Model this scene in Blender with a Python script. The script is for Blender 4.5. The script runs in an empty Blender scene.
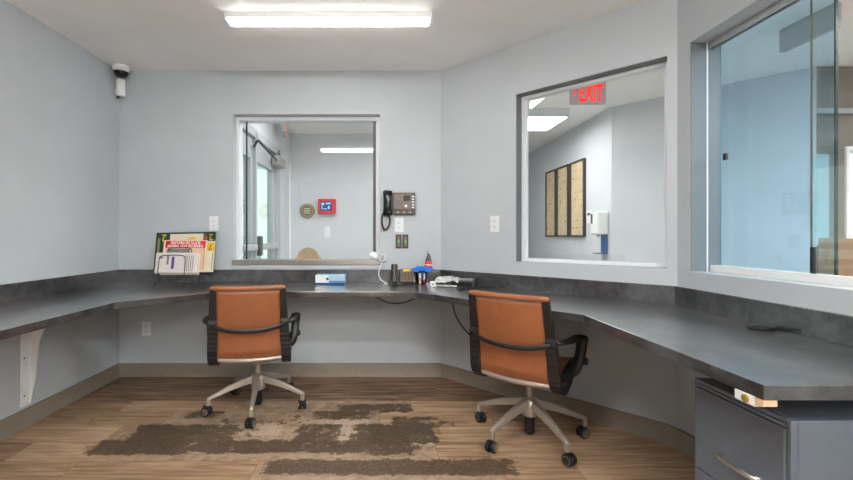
import bpy, bmesh, math, random
from mathutils import Vector, Matrix, Euler
random.seed(7)
PI = math.pi
S = bpy.context.scene
COL = S.collection
R = math.radians

# ------------------------------------------------------------------ camera
EYE = 1.12            # camera height
FPX, CX, CY = 419.0, 382.0, 236.0   # focal length and principal point of the photograph (px)
def X(px, y): return (px - CX) / FPX * y
def Z(py, y): return EYE - (py - CY) / FPX * y

cam_d = bpy.data.cameras.new('camera'); cam = bpy.data.objects.new('camera', cam_d); COL.objects.link(cam)
cam.location = (0, 0, EYE); cam.rotation_euler = (PI / 2, 0, 0)
cam_d.sensor_width = 36; cam_d.lens = FPX / 853 * 36
cam_d.shift_x = (426.5 - CX) / 853; cam_d.shift_y = (CY - 240) / 853
cam_d.clip_start = .05
S.camera = cam
S.view_settings.view_transform = 'Standard'; S.view_settings.look = 'None'
S.view_settings.gamma = 1; S.view_settings.use_curve_mapping = False
S.view_settings.exposure = 0.56
S.cycles.use_denoising = True
S.cycles.max_bounces = 10; S.cycles.diffuse_bounces = 6; S.cycles.transparent_max_bounces = 24

# ------------------------------------------------------------------ materials
def lin(c):
    return tuple(((v / 255) / 12.92 if v / 255 <= .04045 else ((v / 255 + .055) / 1.055) ** 2.4) for v in c) + (1,)
class NT:
    def __init__(s, m): s.t = m.node_tree; s.n = s.t.nodes; s.l = s.t.links
    def node(s, ty, **kw):
        n = s.n.new(ty)
        for k, v in kw.items():
            if k.startswith('i_'):
                key = k[2:]; key = int(key) if key.isdigit() else key.replace('_', ' ')
                if isinstance(v, bpy.types.NodeSocket): s.l.new(v, n.inputs[key])
                else: n.inputs[key].default_value = v
            else: setattr(n, k, v)
        return n
    def math(s, op, a, b=0.0, clamp=False):
        n = s.n.new('ShaderNodeMath'); n.operation = op; n.use_clamp = clamp
        for i, v in enumerate((a, b)):
            if isinstance(v, bpy.types.NodeSocket): s.l.new(v, n.inputs[i])
            else: n.inputs[i].default_value = v
        return n.outputs[0]
    def mix(s, f, a, b, mode='MIX'):
        n = s.n.new('ShaderNodeMix'); n.data_type = 'RGBA'; n.blend_type = mode
        for i, v in ((0, f), (6, a), (7, b)):
            if isinstance(v, bpy.types.NodeSocket): s.l.new(v, n.inputs[i])
            else: n.inputs[i].default_value = v
        return n.outputs[2]
    def step(s, v, a, b):
        n = s.n.new('ShaderNodeMapRange'); n.interpolation_type = 'SMOOTHSTEP'
        s.l.new(v, n.inputs[0]); n.inputs[1].default_value = a; n.inputs[2].default_value = b
        return n.outputs[0]
    def noise(s, vec, scale, detail=4, rough=.55, dist=0):
        n = s.node('ShaderNodeTexNoise'); n.inputs['Scale'].default_value = scale
        n.inputs['Detail'].default_value = detail; n.inputs['Roughness'].default_value = rough
        n.inputs['Distortion'].default_value = dist
        if vec is not None: s.l.new(vec, n.inputs['Vector'])
        return n.outputs[0]
    def scaled(s, v):
        tc = s.node('ShaderNodeTexCoord'); m = s.node('ShaderNodeMapping')
        s.l.new(tc.outputs['Object'], m.inputs[0]); m.inputs['Scale'].default_value = v
        return m.outputs[0]
MATS = {}
def mat(name, rgb, rough=.5, metal=0, spec=.5, var=0, vscale=20, bump=0, bscale=200, emit=None, es=0, coat=0):
    m = bpy.data.materials.new(name); m.use_nodes = True; t = NT(m)
    b = t.n['Principled BSDF']
    c = lin(rgb)
    b.inputs['Roughness'].default_value = rough; b.inputs['Metallic'].default_value = metal
    b.inputs['Specular IOR Level'].default_value = spec; b.inputs['Coat Weight'].default_value = coat
    vec = t.scaled((1, 1, 1))
    n = t.noise(vec, vscale)
    v = max(var, .02)
    dark = tuple(x * (1 - v) for x in c[:3]) + (1,); lite = tuple(min(1, x * (1 + v)) for x in c[:3]) + (1,)
    t.l.new(t.mix(t.step(n, .3, .7), dark, lite), b.inputs['Base Color'])
    if bump:
        bn = t.node('ShaderNodeBump'); bn.inputs['Strength'].default_value = bump; bn.inputs['Distance'].default_value = .002
        t.l.new(t.noise(vec, bscale, 2), bn.inputs['Height']); t.l.new(bn.outputs[0], b.inputs['Normal'])
    if emit:
        b.inputs['Emission Color'].default_value = lin(emit); b.inputs['Emission Strength'].default_value = es
    MATS[name] = m
    return m
def emission(name, rgb, st):
    m = bpy.data.materials.new(name); m.use_nodes = True; t = NT(m); t.n.remove(t.n['Principled BSDF'])
    e = t.node('ShaderNodeEmission'); e.inputs[0].default_value = lin(rgb); e.inputs[1].default_value = st
    t.l.new(e.outputs[0], t.n['Material Output'].inputs[0])
    return m
def glass(name, tint, refl=1.0):
    m = bpy.data.materials.new(name); m.use_nodes = True; t = NT(m); t.n.remove(t.n['Principled BSDF'])
    lw = t.node('ShaderNodeLayerWeight'); lw.inputs[0].default_value = .5
    f = t.math('MULTIPLY', t.math('ADD', t.math('MULTIPLY', t.math('POWER', lw.outputs['Facing'], 5), .96), .04), refl, True)
    tr = t.node('ShaderNodeBsdfTransparent'); tr.inputs[0].default_value = tuple(tint) + (1,)
    gl = t.node('ShaderNodeBsdfGlossy'); gl.inputs['Roughness'].default_value = 0.0; gl.inputs[0].default_value = (1, 1, 1, 1)
    mx = t.node('ShaderNodeMixShader'); t.l.new(f, mx.inputs[0]); t.l.new(tr.outputs[0], mx.inputs[1]); t.l.new(gl.outputs[0], mx.inputs[2])
    t.l.new(mx.outputs[0], t.n['Material Output'].inputs[0])
    return m
def laminate():
    m = bpy.data.materials.new('dark_concrete_laminate'); m.use_nodes = True; t = NT(m); b = t.n['Principled BSDF']
    v = t.scaled((1, 1, 1))
    n1 = t.noise(v, 9, 6, .62, .6); n2 = t.noise(v, 42, 5, .6)
    f = t.step(t.math('ADD', t.math('MULTIPLY', n1, .65), t.math('MULTIPLY', n2, .35)), .38, .66)
    t.l.new(t.mix(f, lin((23, 23, 25)), lin((70, 70, 72))), b.inputs['Base Color'])
    t.l.new(t.math('ADD', t.math('MULTIPLY', n2, .12), .24), b.inputs['Roughness'])
    b.inputs['Specular IOR Level'].default_value = .6
    b.inputs['Coat Weight'].default_value = 1.0; b.inputs['Coat Roughness'].default_value = .2; b.inputs['Coat IOR'].default_value = 1.9
    return m
def wall_paint(name, rgb):
    m = bpy.data.materials.new(name); m.use_nodes = True; t = NT(m); b = t.n['Principled BSDF']
    v = t.scaled((1, 1, 1)); c = lin(rgb)
    n = t.noise(v, 2.2, 3); k = t.step(n, .3, .7)
    t.l.new(t.mix(k, tuple(x * .97 for x in c[:3]) + (1,), tuple(x * 1.03 for x in c[:3]) + (1,)), b.inputs['Base Color'])
    b.inputs['Roughness'].default_value = .55; b.inputs['Specular IOR Level'].default_value = .3
    bn = t.node('ShaderNodeBump'); bn.inputs['Strength'].default_value = .08; bn.inputs['Distance'].default_value = .001
    t.l.new(t.noise(v, 350, 2), bn.inputs['Height']); t.l.new(bn.outputs[0], b.inputs['Normal'])
    return m
def wood_floor():
    m = bpy.data.materials.new('vinyl_plank_floor'); m.use_nodes = True; t = NT(m); b = t.n['Principled BSDF']
    att = {}
    for k in ('tone', 'bare', 'glue_shade', 'dust'):
        a = t.node('ShaderNodeAttribute'); a.attribute_name = k; att[k] = a.outputs['Fac']
    tc = t.node('ShaderNodeTexCoord')
    off = t.node('ShaderNodeCombineXYZ'); t.l.new(t.math('MULTIPLY', att['tone'], 37.0), off.inputs[0]); t.l.new(t.math('MULTIPLY', att['tone'], 11.0), off.inputs[1])
    ad = t.node('ShaderNodeVectorMath'); ad.operation = 'ADD'; t.l.new(tc.outputs['Object'], ad.inputs[0]); t.l.new(off.outputs[0], ad.inputs[1])
    mp = t.node('ShaderNodeMapping'); t.l.new(ad.outputs[0], mp.inputs[0]); mp.inputs['Scale'].default_value = (1.3, 17, 1)
    g1 = t.noise(mp.outputs[0], 2.2, 7, .62, .5)
    mp2 = t.node('ShaderNodeMapping'); t.l.new(ad.outputs[0], mp2.inputs[0]); mp2.inputs['Scale'].default_value = (3, 75, 1)
    g2 = t.noise(mp2.outputs[0], 3, 4, .6, .2)
    g = t.math('ADD', t.math('MULTIPLY', g1, .72), t.math('MULTIPLY', g2, .28))
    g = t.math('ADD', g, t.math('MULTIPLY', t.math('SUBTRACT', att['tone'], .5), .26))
    cr = t.node('ShaderNodeValToRGB'); t.l.new(g, cr.inputs[0]); e = cr.color_ramp.elements
    e[0].position = .30; e[0].color = lin((92, 68, 49)); e[1].position = .72; e[1].color = lin((204, 174, 143))
    x = e.new(.5); x.color = lin((158, 129, 101))
    wood = cr.outputs[0]
    v = tc.outputs['Object']
    nb = t.noise(v, 16, 6, .6); nf = t.noise(v, 60, 4, .65)
    bare = t.mix(t.step(nb, .3, .7), lin((136, 114, 93)), lin((172, 147, 122)))
    dust = t.step(t.math('ADD', att['dust'], t.math('MULTIPLY', t.math('SUBTRACT', nf, .5), 1.5)), .45, .85)
    bare = t.mix(dust, bare, lin((184, 164, 142)))
    base = t.mix(att['bare'], wood, bare)
    gl = t.math('ADD', att['glue_shade'], t.math('ADD', t.math('MULTIPLY', t.math('SUBTRACT', nb, .5), 2.0), t.math('MULTIPLY', t.math('SUBTRACT', nf, .5), 1.3)))
    gm = t.math('MULTIPLY', t.step(gl, .50, .78), .85)
    base = t.mix(gm, base, t.mix(t.step(nf, .35, .7), lin((46, 35, 27)), lin((88, 70, 55))))
    t.l.new(base, b.inputs['Base Color'])
    t.l.new(t.math('ADD', t.math('MULTIPLY', g2, .15), .42), b.inputs['Roughness'])
    b.inputs['Specular IOR Level'].default_value = .35
    bn = t.node('ShaderNodeBump'); bn.inputs['Strength'].default_value = .15; bn.inputs['Distance'].default_value = .002
    t.l.new(t.math('ADD', g2, t.math('MULTIPLY', gm, .4)), bn.inputs['Height']); t.l.new(bn.outputs[0], b.inputs['Normal'])
    return m

M = dict(
    wall=wall_paint('blue_grey_wall_paint', (187, 193, 198)),
    lobbywall=wall_paint('pale_grey_lobby_paint', (204, 208, 213)),
    ceil=wall_paint('white_ceiling_paint', (246, 246, 245)),
    brownwall=wall_paint('taupe_wall_paint', (128, 118, 108)),
    base=mat('taupe_rubber_cove', (140, 129, 114), .5, var=.05),
    lam=laminate(), floor=wood_floor(),
    white=mat('white_plastic', (232, 233, 233), .4), offwhite=mat('off_white_enamel', (226, 230, 235), .35),
    alu=mat('brushed_aluminium', (196, 199, 202), .35, metal=.6, var=.05),
    steel=mat('stainless_steel', (176, 172, 166), .3, metal=.9, var=.06),
    champagne=mat('satin_champagne_aluminium', (176, 166, 154), .36, metal=.6, var=.04),
    shade_liner=mat('reveal_painted_shade', (106, 110, 114), .5), greyframe=mat('grey_painted_frame', (170, 175, 180), .45),  # reveal grey is the shade on the jambs put into colour
    black=mat('black_nylon', (26, 25, 26), .42, var=.1), rubber=mat('black_rubber', (18, 18, 19), .6),
    matt=mat('black_glossy_plastic', (16, 17, 19), .2),
    leather=mat('terracotta_leather', (141, 84, 50), .48, var=.10, vscale=9, bump=.25, bscale=160),
    cabinet=mat('slate_grey_enamel', (98, 106, 117), .38, var=.03),
    cabdark=mat('dark_slate_enamel', (62, 67, 76), .4),
    chrome=mat('satin_chrome', (205, 206, 208), .22, metal=.9),
    brown=mat('bronze_plastic', (112, 96, 82), .4, var=.06), darkbrown=mat('dark_brown_plastic', (52, 42, 36), .4),
    screen=mat('dark_phone_screen', (34, 20, 15), .5),
    cream=mat('cream_paper', (222, 212, 190), .7, var=.04), paper=mat('white_paper', (220, 212, 206), .7, var=.05),
    peach=mat('peach_paper', (226, 188, 158), .7), red=mat('red_print', (206, 26, 26), .6), green=mat('dark_green_cover', (18, 58, 34), .45, var=.1),
    yellow=mat('yellow_print', (226, 184, 40), .6), orange=mat('orange_print', (206, 92, 40), .6), purple=mat('violet_print', (88, 62, 150), .6),
    greyprint=mat('grey_print', (128, 122, 124), .7), whiteprint=mat('white_print', (238, 226, 220), .7), blackprint=mat('black_print', (40, 36, 34), .7),
    wire=mat('dark_wire', (40, 38, 38), .35, metal=.5),
    blue=mat('bright_blue_cloth', (30, 128, 222), .6, var=.08), flagred=mat('flag_red', (214, 60, 44), .7), flagwhite=mat('flag_white', (228, 214, 205), .7),
    lightblue=mat('pale_blue_card', (168, 198, 214), .5, var=.06), navy=mat('navy_print', (22, 66, 122), .5), teal=mat('mid_blue_card', (84, 140, 186), .5, var=.05),
    wrap=mat('crumpled_clear_film', (190, 190, 188), .18, var=.25, vscale=40, bump=.6, bscale=60),
    devgrey=mat('dark_grey_plastic', (62, 62, 64), .4), lightwood=mat('raw_pine', (204, 170, 136), .6, var=.1),
    brass=mat('brass_screw', (200, 170, 80), .35, metal=.8), hornbeige=mat('bronze_grille', (142, 128, 98), .45, metal=.2, var=.05),
    panelred=mat('red_enamel', (214, 22, 40), .35), lcd=mat('blue_lcd', (26, 46, 92), .2, emit=(40, 80, 140), es=.25), lcdlite=mat('lcd_text', (130, 190, 220), .3, emit=(130, 190, 220), es=.4),
    frameblk=mat('dark_walnut_frame', (46, 34, 26), .4, var=.1), parch=mat('tan_parchment', (208, 186, 148), .7, var=.07, vscale=6),
    bluebottle=mat('blue_sanitizer', (48, 104, 168), .3), grey=mat('grey_plastic', (138, 138, 138), .45), darkgrey=mat('charcoal_plastic', (70, 70, 70), .45),
    exitred=mat('lit_red_lettering', (230, 20, 16), .4, emit=(255, 20, 12), es=.9),
    exitface=mat('exit_sign_grey', (186, 186, 186), .45), edge=mat('green_black_glass_edge', (18, 46, 46), .2),
    lens=emission('strip_light_diffuser', (255, 253, 250), 16.0), lens_mid=emission('middle_light_diffuser', (255, 253, 250), 47.0), lens_rear_added=emission('added_rear_light_diffuser', (255, 253, 250), 33.0), lens2=emission('lobby_light_diffuser', (255, 253, 249), 12.5), lens3_added=emission('added_far_lobby_diffuser', (255, 253, 249), 64.0),
    glass=glass('clear_glass', (.97, .985, .98)), blueglass=glass('blue_filmed_glass', (.77, .92, 1.0), 1.0), extglass=glass('storefront_glass', (.90, .965, .935)),
    tile=mat('grey_lobby_tile', (150, 146, 140), .35, var=.08, vscale=3), led=mat('green_indicator', (60, 160, 90), .3, emit=(50, 200, 100), es=.3),
    concrete=mat('pale_pavement', (190, 195, 190), .8, var=.06), curbblue=mat('blue_curb', (90, 150, 176), .7), patch=mat('pale_paint_patch', (176, 180, 184), .6),
)

# ------------------------------------------------------------------ geometry helpers
class MB:
    def __init__(s): s.v = []; s.f = []
    def add(s, vs, fs, mx=None):
        o = len(s.v)
        s.v += [tuple(mx @ Vector(p)) if mx else tuple(p) for p in vs]
        s.f += [tuple(i + o for i in f) for f in fs]
        return s
    def box(s, x0, x1, y0, y1, z0, z1, mx=None):
        vs = [(x, y, z) for z in (z0, z1) for y in (y0, y1) for x in (x0, x1)]
        return s.add(vs, [(0, 2, 3, 1), (4, 5, 7, 6), (0, 1, 5, 4), (2, 6, 7, 3), (0, 4, 6, 2), (1, 3, 7, 5)], mx)
    def prism(s, poly, z0, z1, mx=None):
        n = len(poly)
        a = sum(poly[i][0] * poly[(i + 1) % n][1] - poly[(i + 1) % n][0] * poly[i][1] for i in range(n))
        if a < 0: poly = poly[::-1]
        vs = [(p[0], p[1], z0) for p in poly] + [(p[0], p[1], z1) for p in poly]
        fs = [tuple(range(n))[::-1], tuple(range(n, 2 * n))] + [(i, (i + 1) % n, n + (i + 1) % n, n + i) for i in range(n)]
        return s.add(vs, fs, mx)
    def tube(s, path, r, seg=10, cap=True, flat=None):
        """round (or flat = (a, b) half-width, half-thickness) sweep along a path"""
        path = [Vector(p) for p in path]; n = len(path); vs = []; up = None
        for i, p in enumerate(path):
            d = (path[min(i + 1, n - 1)] - path[max(i - 1, 0)]).normalized()
            if up is None:
                up = Vector((0, 0, 1)) if abs(d.z) < .9 else Vector((1, 0, 0))
            u = (up - d * up.dot(d)).normalized(); up = u; w = d.cross(u)
            rr = r[i] if isinstance(r, (list, tuple)) else r
            for k in range(seg):
                a = 2 * PI * k / seg
                if flat: vs.append(p + w * (math.cos(a) * flat[0] * rr) + u * (math.sin(a) * flat[1] * rr))
                else: vs.append(p + (w * math.cos(a) + u * math.sin(a)) * rr)
        fs = [(i * seg + k, i * seg + (k + 1) % seg, (i + 1) * seg + (k + 1) % seg, (i + 1) * seg + k) for i in range(n - 1) for k in range(seg)]
        if cap: fs += [tuple(range(seg))[::-1], tuple(range((n - 1) * seg, n * seg))]
        return s.add(vs, fs)
    def lathe(s, prof, mx=None, seg=24):
        vs = []; n = len(prof)
        for r, z in prof:
            for k in range(seg):
                a = 2 * PI * k / seg; vs.append((r * math.cos(a), r * math.sin(a), z))
        fs = [(i * seg + k, i * seg + (k + 1) % seg, (i + 1) * seg + (k + 1) % seg, (i + 1) * seg + k) for i in range(n - 1) for k in range(seg)]
        fs += [tuple(range(seg))[::-1], tuple(range((n - 1) * seg, n * seg))]
        return s.add(vs, fs, mx)
    def grid(s, pts, thick=None):
        """pts[i][j] -> sheet; thick -> offset vector function gives a closed slab"""
        ni, nj = len(pts), len(pts[0])
        idx = lambda i, j: i * nj + j
        vs = [p for row in pts for p in row]
        fs = [(idx(i, j), idx(i + 1, j), idx(i + 1, j + 1), idx(i, j + 1)) for i in range(ni - 1) for j in range(nj - 1)]
        return s.add(vs, fs)
    def build(s, name, m, parent=None, smooth=False, bevel=0, bseg=2, loc=None, rot=None, solid=0, subsurf=0):
        me = bpy.data.meshes.new(name); me.from_pydata([tuple(p) for p in s.v], [], s.f)
        bm = bmesh.new(); bm.from_mesh(me); bmesh.ops.recalc_face_normals(bm, faces=bm.faces); bm.to_mesh(me); bm.free()
        me.materials.append(m)
        o = bpy.data.objects.new(name, me); COL.objects.link(o)
        if parent: o.parent = parent
        if loc: o.location = loc
        if rot: o.rotation_euler = rot
        if solid:
            md = o.modifiers.new('solid', 'SOLIDIFY'); md.thickness = solid; md.offset = 0
        if bevel:
            md = o.modifiers.new('bevel', 'BEVEL'); md.width = bevel; md.segments = bseg; md.limit_method = 'ANGLE'; md.angle_limit = R(40)
        if subsurf:
            md = o.modifiers.new('sub', 'SUBSURF'); md.levels = subsurf; md.render_levels = subsurf
        if smooth:
            me.polygons.foreach_set('use_smooth', [True] * len(me.polygons))
            try: me.set_sharp_from_angle(angle=R(42))
            except Exception: pass
        return o
def B(*a): return MB().box(*a)
def empty(name, loc=(0, 0, 0), rot=(0, 0, 0)):
    o = bpy.data.objects.new(name, None); COL.objects.link(o); o.location = loc; o.rotation_euler = rot; o.empty_display_size = .05
    return o
def tag(o, label, cat, group=None):
    o['label'] = label; o['category'] = cat
    if group: o['group'] = group
    return o
def thing(name, label, cat, loc=(0, 0, 0), rot=(0, 0, 0), group=None): return tag(empty(name, loc, rot), label, cat, group)
def struct(o): o['kind'] = 'structure'; return o
def text(body, size, m, parent, loc, rot=(PI / 2, 0, 0), name='lettering', ext=.0006, sx=1.0, bold=0.0, fit=None):
    cu = bpy.data.curves.new('t', 'FONT'); cu.body = body; cu.size = size; cu.extrude = ext; cu.align_x = 'CENTER'; cu.align_y = 'CENTER'; cu.offset = bold
    ob = bpy.data.objects.new('t', cu); COL.objects.link(ob)
    bpy.context.view_layer.update()
    me = bpy.data.meshes.new_from_object(ob.evaluated_get(bpy.context.evaluated_depsgraph_get()))
    bpy.data.objects.remove(ob); bpy.data.curves.remove(cu)
    me.materials.clear(); me.materials.append(m)
    if fit:
        xs = [v.co.x for v in me.vertices]; ys = [v.co.y for v in me.vertices]
        fx_, fy_ = fit[0] / (max(xs) - min(xs)), fit[1] / (max(ys) - min(ys)); mx_, my_ = (max(xs) + min(xs)) / 2, (max(ys) + min(ys)) / 2
        for v in me.vertices: v.co.x = (v.co.x - mx_) * fx_; v.co.y = (v.co.y - my_) * fy_
    o = bpy.data.objects.new(name, me); COL.objects.link(o); o.parent = parent; o.location = loc; o.rotation_euler = rot; o.scale = (sx, 1, 1)
    return o
def spline(pts, n):
    P = [Vector(p) for p in pts]; P = [P[0] * 2 - P[1]] + P + [P[-1] * 2 - P[-2]]
    out = []; m = len(P) - 3
    for k in range(n + 1):
        t = k / n * m; i = min(int(t), m - 1); t -= i
        a, b, c, d = P[i:i + 4]
        out.append(.5 * ((2 * b) + (c - a) * t + (2 * a - 5 * b + 4 * c - d) * t * t + (3 * b - a - 3 * c + d) * t ** 3))
    return out

# ------------------------------------------------------------------ room shell
H = 2.44
Ax, By, Cx, Ex = -2.104, 3.352, .472, 1.581
Dy = By + Cx - Ex                      # 45 degree wall from (Cx, By) to (Ex, Dy)
REAR = -3.6
TH = .16
q = TH * math.tan(R(22.5))
def wall(name, p0, p1, o0, o1, z1, m, hole=None):
    """thick wall: inner edge p0-p1, outer edge o0-o1 (plan); hole = (s0, s1, z0, z1) measured along the inner edge"""
    p0, p1, o0, o1 = (Vector(p) for p in (p0, p1, o0, o1)); d = (p1 - p0); L = d.length; d.normalize()
    n = Vector((-d.y, d.x))
    if n.dot(o0 - p0) < 0: n = -n
    t = abs((o0 - p0).dot(n))
    mb = MB()
    if not hole:
        mb.prism([p0, p1, o1, o0], 0, z1)
    else:
        s0, s1, za, zb = hole
        a, b = p0 + d * s0, p0 + d * s1; a2, b2 = a + n * t, b + n * t
        mb.prism([p0, a, a2, o0], 0, z1); mb.prism([b, p1, o1, b2], 0, z1)
        mb.prism([a, b, b2, a2], 0, za); mb.prism([a, b, b2, a2], zb, z1)
    return struct(mb.build(name, m))
W1 = (-1.191, -.016, .868, 2.094)      # back window: x0, x1, z0, z1
W2 = (.643, 1.522, .943, 2.10)         # angled window, along the wall from the back corner
W3 = (.30, 2.151, .938, 2.113)         # right window: y0, y1
wall('wall_left', (Ax, REAR), (Ax, By), (Ax - TH, REAR - TH), (Ax - TH, By + TH), H, M['wall'])
wall('wall_back', (Ax, By), (Cx, By), (Ax, By + TH), (Cx + q, By + TH), H, M['wall'], (W1[0] - Ax, W1[1] - Ax, W1[2], W1[3]))
wall('wall_angled', (Cx, By), (Ex, Dy), (Cx + q, By + TH), (Ex + TH, Dy + q), H, M['wall'], W2)
wall('wall_right', (Ex, Dy), (Ex, REAR), (Ex + TH, Dy + q), (Ex + TH, REAR - TH), H, M['wall'], (Dy - W3[1], Dy - W3[0], W3[2], W3[3]))
wall('wall_rear', (Ax, REAR), (Ex, REAR), (Ax, REAR - TH), (Ex, REAR - TH), H, M['wall'])
struct(MB().prism([(-2.5, REAR - .2), (5.6, REAR - .2), (5.6, 8.3), (-2.5, 8.3)], H, H + .12).build('ceiling', M['ceil']))

# ---- floor: individual planks in one mesh, attributes carry tone / stripped / glue plus painted shade
def build_floor():
    rows = [REAR - .05]
    e = [1.89, 2.085, 2.28, 2.48, 2.67, 2.85, 3.04, 3.23, 3.36]
    y = 1.89; lo = []
    while y > REAR: lo.append(y - .195); y -= .195
    edges = lo[::-1] + e
    edges = [max(v, REAR) for v in edges]
    bare = {2.67: (-.98, .19), 2.48: (-1.317, -.013), 2.28: (-1.522, .285), 2.085: (-1.39, .285), 1.89: (-.61, .575)}
    glue_shade = [  # x0, x1, y0, y1, strength
        (-.25, .14, 2.70, 2.775, .95), (-.02, .17, 2.68, 2.73, .9), (-.40, -.10, 2.575, 2.665, .9), (.09, .29, 2.485, 2.575, .85), (.25, .40, 2.485, 2.52, .7),
        (-1.19, -1.05, 2.59, 2.67, .9), (-1.38, -.88, 2.28, 2.47, .95), (-.9, -.72, 2.34, 2.46, .55), (-.45, -.27, 2.28, 2.48, .85), (-.12, .27, 2.28, 2.48, .98),  # first box is the left chair's cast shadow, painted as a dark patch
        (-1.50, -1.06, 2.165, 2.28, 1.05), (-.98, .14, 2.18, 2.285, .95), (-.95, -.5, 2.5, 2.56, .6), (-.52, .60, 1.985, 2.08, 1.05), (-.12, .05, 2.255, 2.285, .9), (-.08, .14, 2.15, 2.2, .8),
        (-.62, -.5, 2.6, 2.72, .5)]
    dust = [(-.78, -.45, 2.29, 2.46, .55), (-.95, -.6, 2.36, 2.5, .75), (-.27, -.1, 2.29, 2.56, .8), (-1.05, -.9, 2.17, 2.36, .75), (.17, .3, 2.26, 2.36, .8),
            (-.5, .6, 2.075, 2.09, .75), (-.1, .1, 2.0, 2.05, .5), (-.55, -.2, 2.5, 2.58, .6), (-1.06, -.6, 2.27, 2.30, .6), (-1.4, -1.3, 2.3, 2.36, .4)]
    def fall(x, y, bx, w=.07):
        x0, x1, y0, y1, s = bx
        dx = max(x0 - x, x - x1, 0); dy = max(y0 - y, y - y1, 0)
        return s * max(0, 1 - math.hypot(dx * .6, dy * 1.3) / w)
    vs, fs, tone, ba, gl, du = [], [], [], [], [], []
    x0r, x1r = Ax, Ex
    for a, b in zip(edges[:-1], edges[1:]):
        if b - a < .01: continue
        key = next((k for k in bare if abs(k - a) < .004), None)
        cuts = []
        x = -3.3 + random.random() * 1.2
        while x < x1r + .1: cuts.append(x); x += 1.22
        cuts = [c for c in cuts if x0r + .02 < c < x1r - .02]
        if key:
            u, v = bare[key]; cuts = [c for c in cuts if c < u - .15 or c > v + .15] + [u, v]
        cuts = sorted([x0r] + cuts + [x1r])
        for c, d in zip(cuts[:-1], cuts[1:]):
            isb = 1.0 if key and bare[key][0] - .01 <= c and d <= bare[key][1] + .01 else 0.0
            tn = random.uniform(0, .22) if a >= 2.845 else random.uniform(.35, .85)  # rows under the counter darker, its shade put into the plank tone
            fine = 1.8 < b < 2.9
            nx = max(1, int((d - c) / (.02 if fine else .6))); ny = max(1, int((b - a) / (.016 if fine else .3)))
            o = len(vs); g = .0009
            for i in range(nx + 1):
                for j in range(ny + 1):
                    px = c + g + (d - c - 2 * g) * i / nx; py = a + g + (b - a - 2 * g) * j / ny
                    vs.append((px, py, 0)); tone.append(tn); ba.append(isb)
                    gl.append(max([fall(px, py, t) for t in glue_shade]) if fine else 0); du.append(max([fall(px, py, t) for t in dust]) if fine else 0)
            for i in range(nx):
                for j in range(ny):
                    k = o + i * (ny + 1) + j
                    fs.append((k, k + ny + 1, k + ny + 2, k + 1))
    # dark joint bed just beneath the planks
    o = len(vs)
    vs += [(Ax, REAR, -.0015), (Ex, REAR, -.0015), (Ex, By, -.0015), (Ax, By, -.0015), (Ax, REAR, -.06), (Ex, REAR, -.06), (Ex, By, -.06), (Ax, By, -.06)]
    tone += [0] * 8; ba += [0] * 8; gl += [1] * 8; du += [0] * 8
    fs += [(o, o + 1, o + 2, o + 3), (o + 7, o + 6, o + 5, o + 4)] + [(o + i, o + 4 + i, o + 4 + (i + 1) % 4, o + (i + 1) % 4) for i in range(4)]
    me = bpy.data.meshes.new('floor'); me.from_pydata(vs, [], fs); me.materials.append(M['floor'])
    for nm, arr in (('tone', tone), ('bare', ba), ('glue_shade', gl), ('dust', du)):
        at = me.attributes.new(nm, 'FLOAT', 'POINT'); at.data.foreach_set('value', arr)
    ob = bpy.data.objects.new('floor', me); COL.objects.link(ob); struct(ob)
build_floor()
struct(MB().prism([(-1.25, By + .02), (5.6, By + .02), (5.6, 8.3), (-1.25, 8.3)], -.06, -.001).prism([(Ex + .02, REAR - .2), (5.6, REAR - .2), (5.6, By + .02), (Ex + .02, By + .02)], -.06, -.001).build('floor_lobby', M['tile']))

# ---- baseboards (rubber cove, 104 mm)
def baseboard(name, pts):
    t = .012; mb = MB()
    n = len(pts); offs = []
    for i, p in enumerate(pts):
        p = Vector(p); ns = []
        for a, b in ((i - 1, i), (i, i + 1)):
            if 0 <= a and b < n:
                d = (Vector(pts[b]) - Vector(pts[a])).normalized(); ns.append(Vector((d.y, -d.x)))
        m_ = sum(ns, Vector((0, 0))).normalized(); k = 1 / max(.4, m_.dot(ns[0]))
        offs.append((p, m_, k))
    prof = [(0, 0), (t * 1.7, 0), (t * 1.5, .006), (t, .02), (t, .1), (t * .6, .104), (0, .104)]
    vs = []; m = len(prof)
    for p, nn, k in offs:
        for d, z in prof: vs.append((p.x + nn.x * d * k, p.y + nn.y * d * k, z))
    fs = [(i * m + j, i * m + (j + 1) % m, (i + 1) * m + (j + 1) % m, (i + 1) * m + j) for i in range(n - 1) for j in range(m)]
    fs += [tuple(range(m)), tuple(range((n - 1) * m, n * m))]
    mb.add(vs, fs)
    struct(mb.build(name, M['base'], smooth=True))
c = .13
arc = []
for k in range(7):
    a = k / 6
    p0 = Vector((Ex - c * .707, Dy + c * .707)); p1 = Vector((Ex, Dy)); p2 = Vector((Ex, Dy - c))
    arc.append(tuple(p0 * (1 - a) ** 2 + p1 * 2 * a * (1 - a) + p2 * a * a - Vector((.0, .0))))
baseboard('baseboard_left', [(Ax, REAR), (Ax, By)])
baseboard('baseboard_back', [(Ax + .012, By), (Cx - .004, By)])
baseboard('baseboard_angled', [(Cx, By)] + arc[:4])
baseboard('baseboard_right', arc[3:] + [(Ex, REAR)])

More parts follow.
